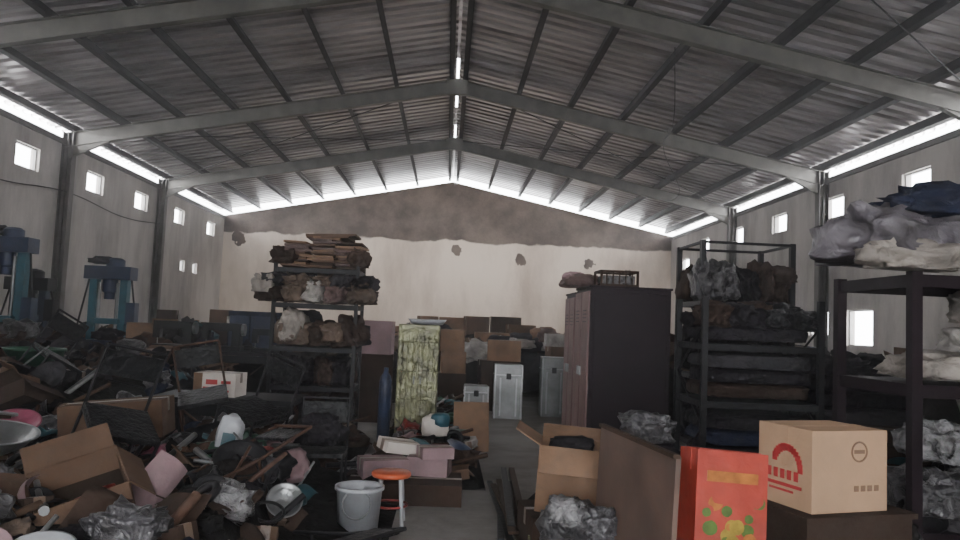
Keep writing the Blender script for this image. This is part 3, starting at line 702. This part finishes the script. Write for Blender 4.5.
for i in range(9):
    x = .55+rng.uniform(-.06, .1); mb.box((x, 6.2+rng.uniform(-.2, .2), .05+i*.022), (.05, 1.9, .02), rng.choice(['wood', 'steel_dark', 'cardboard_dark']), (rng.uniform(-.03, .03), 0, rng.uniform(-.1, .05)))
mb.build()
mb = MB('drink_bottle'); mb.lathe((.60, 4.9, 0), [(0, 0), (.04, 0), (.04, .16), (.015, .22), (.015, .25), (0, .25)], 'steel_olive', 16); mb.build()

def cable(pts, r=.008):
    cu = bpy.data.curves.new('hanging_cable', 'CURVE'); cu.dimensions = '3D'; cu.bevel_depth = r
    sp = cu.splines.new('BEZIER'); sp.bezier_points.add(len(pts)-1)
    for b_, p in zip(sp.bezier_points, pts): b_.co = p; b_.handle_left_type = b_.handle_right_type = 'AUTO'
    cu.materials.append(MATS['plastic_black']); o = bpy.data.objects.new('hanging_cable', cu); scene.collection.objects.link(o)
cable([(3.5, 11.7, 6.2), (4.2, 14, 5.7), (5.0, 17.4, 5.9), (6.2, 20, 5.4), (6.5, 23.1, 5.6)])
cable([(-8.85, 6, 4.2), (-8.85, 9, 4.0), (-8.85, 11.7, 4.2), (-8.85, 14.5, 4.0), (-8.85, 17.4, 4.2), (-8.85, 20.5, 4.05), (-8.85, 23, 4.2)], .012)

# ------------------------------------------------------------------ scatter volume added to lift the blacks, standing in for flare haze
m = bpy.data.materials.new('haze_volume'); m.use_nodes = True; nt = m.node_tree; nt.nodes.clear()
o_ = nt.nodes.new('ShaderNodeOutputMaterial'); vs_ = nt.nodes.new('ShaderNodeVolumeScatter')
vs_.inputs['Density'].default_value = .0055; vs_.inputs['Color'].default_value = (.95, .93, .95, 1); vs_.inputs['Anisotropy'].default_value = .4
nt.links.new(vs_.outputs[0], o_.inputs['Volume']); MATS['haze_volume'] = m
mb = MB('haze_volume'); mb.box((0, (YB+YF)/2, 2.7), (2*W-.02, YB-YF-.02, 5.38), 'haze_volume')
mb.build()

# ------------------------------------------------------------------ light
w = bpy.data.worlds.new('sky'); scene.world = w; w.use_nodes = True
bg = w.node_tree.nodes['Background']; bg.inputs['Color'].default_value = (.95, .97, 1, 1); bg.inputs['Strength'].default_value = 17

def area(name, loc, rot, sx, sy, power, col=(1, 1, 1)):
    l = bpy.data.lights.new(name, 'AREA'); l.shape = 'RECTANGLE'; l.size = sx; l.size_y = sy; l.energy = power; l.color = col
    o = bpy.data.objects.new(name, l); o.location = loc; o.rotation_euler = rot; scene.collection.objects.link(o); return o
for sg in (-1, 1):
    for y in (3.15, 8.85, 14.55, 20.25, 26.3):
        area('eave_daylight', (sg*(W+.27), y, 5.56), (0, math.radians(90)*(1 if sg > 0 else -1), 0), .26, 5.4, {3.15: 95, 8.85: 150}.get(y, 185), (.97, .97, 1))
area('door_daylight', (0, YF-.3, 2.0), (math.radians(90), 0, 0), 4.2, 3.8, 14, (1, .97, .93))
for x in (-4.5, 0.6, 5.0):  # added fill spots that brighten the back wall, housings tucked behind the rafter
    mb = MB('added_lamp_housing'); mb.box((x, 23.3, zroof(x)-.34), (.24, .1, .18), 'steel_dark', (-.3, 0, 0)); mb.build()
    l = bpy.data.lights.new('back_wall_fill', 'SPOT'); l.energy = 720 if x > 0 else 540; l.spot_size = 2.2; l.spot_blend = .9; l.color = (1, .94, .86); l.shadow_soft_size = .3
    o = bpy.data.objects.new('back_wall_fill', l); o.location = (x, 23.6, zroof(x)-.42)
    d = Vector((x*.7, YB, 2.4)) - o.location; o.rotation_euler = d.to_track_quat('-Z', 'Y').to_euler(); scene.collection.objects.link(o)

# ------------------------------------------------------------------ camera
cam = bpy.data.cameras.new('camera'); cam.sensor_width = 36; cam.lens = 28.0; cam.clip_end = 200
co = bpy.data.objects.new('camera', cam); scene.collection.objects.link(co)
co.location = (0, 0, 1.6)
Rm = Matrix.Rotation(math.radians(-2.38), 4, 'Z') @ Matrix.Rotation(math.radians(90+4.08), 4, 'X') @ Matrix.Rotation(math.radians(2.45), 4, 'Z')
co.rotation_euler = Rm.to_euler(); scene.camera = co
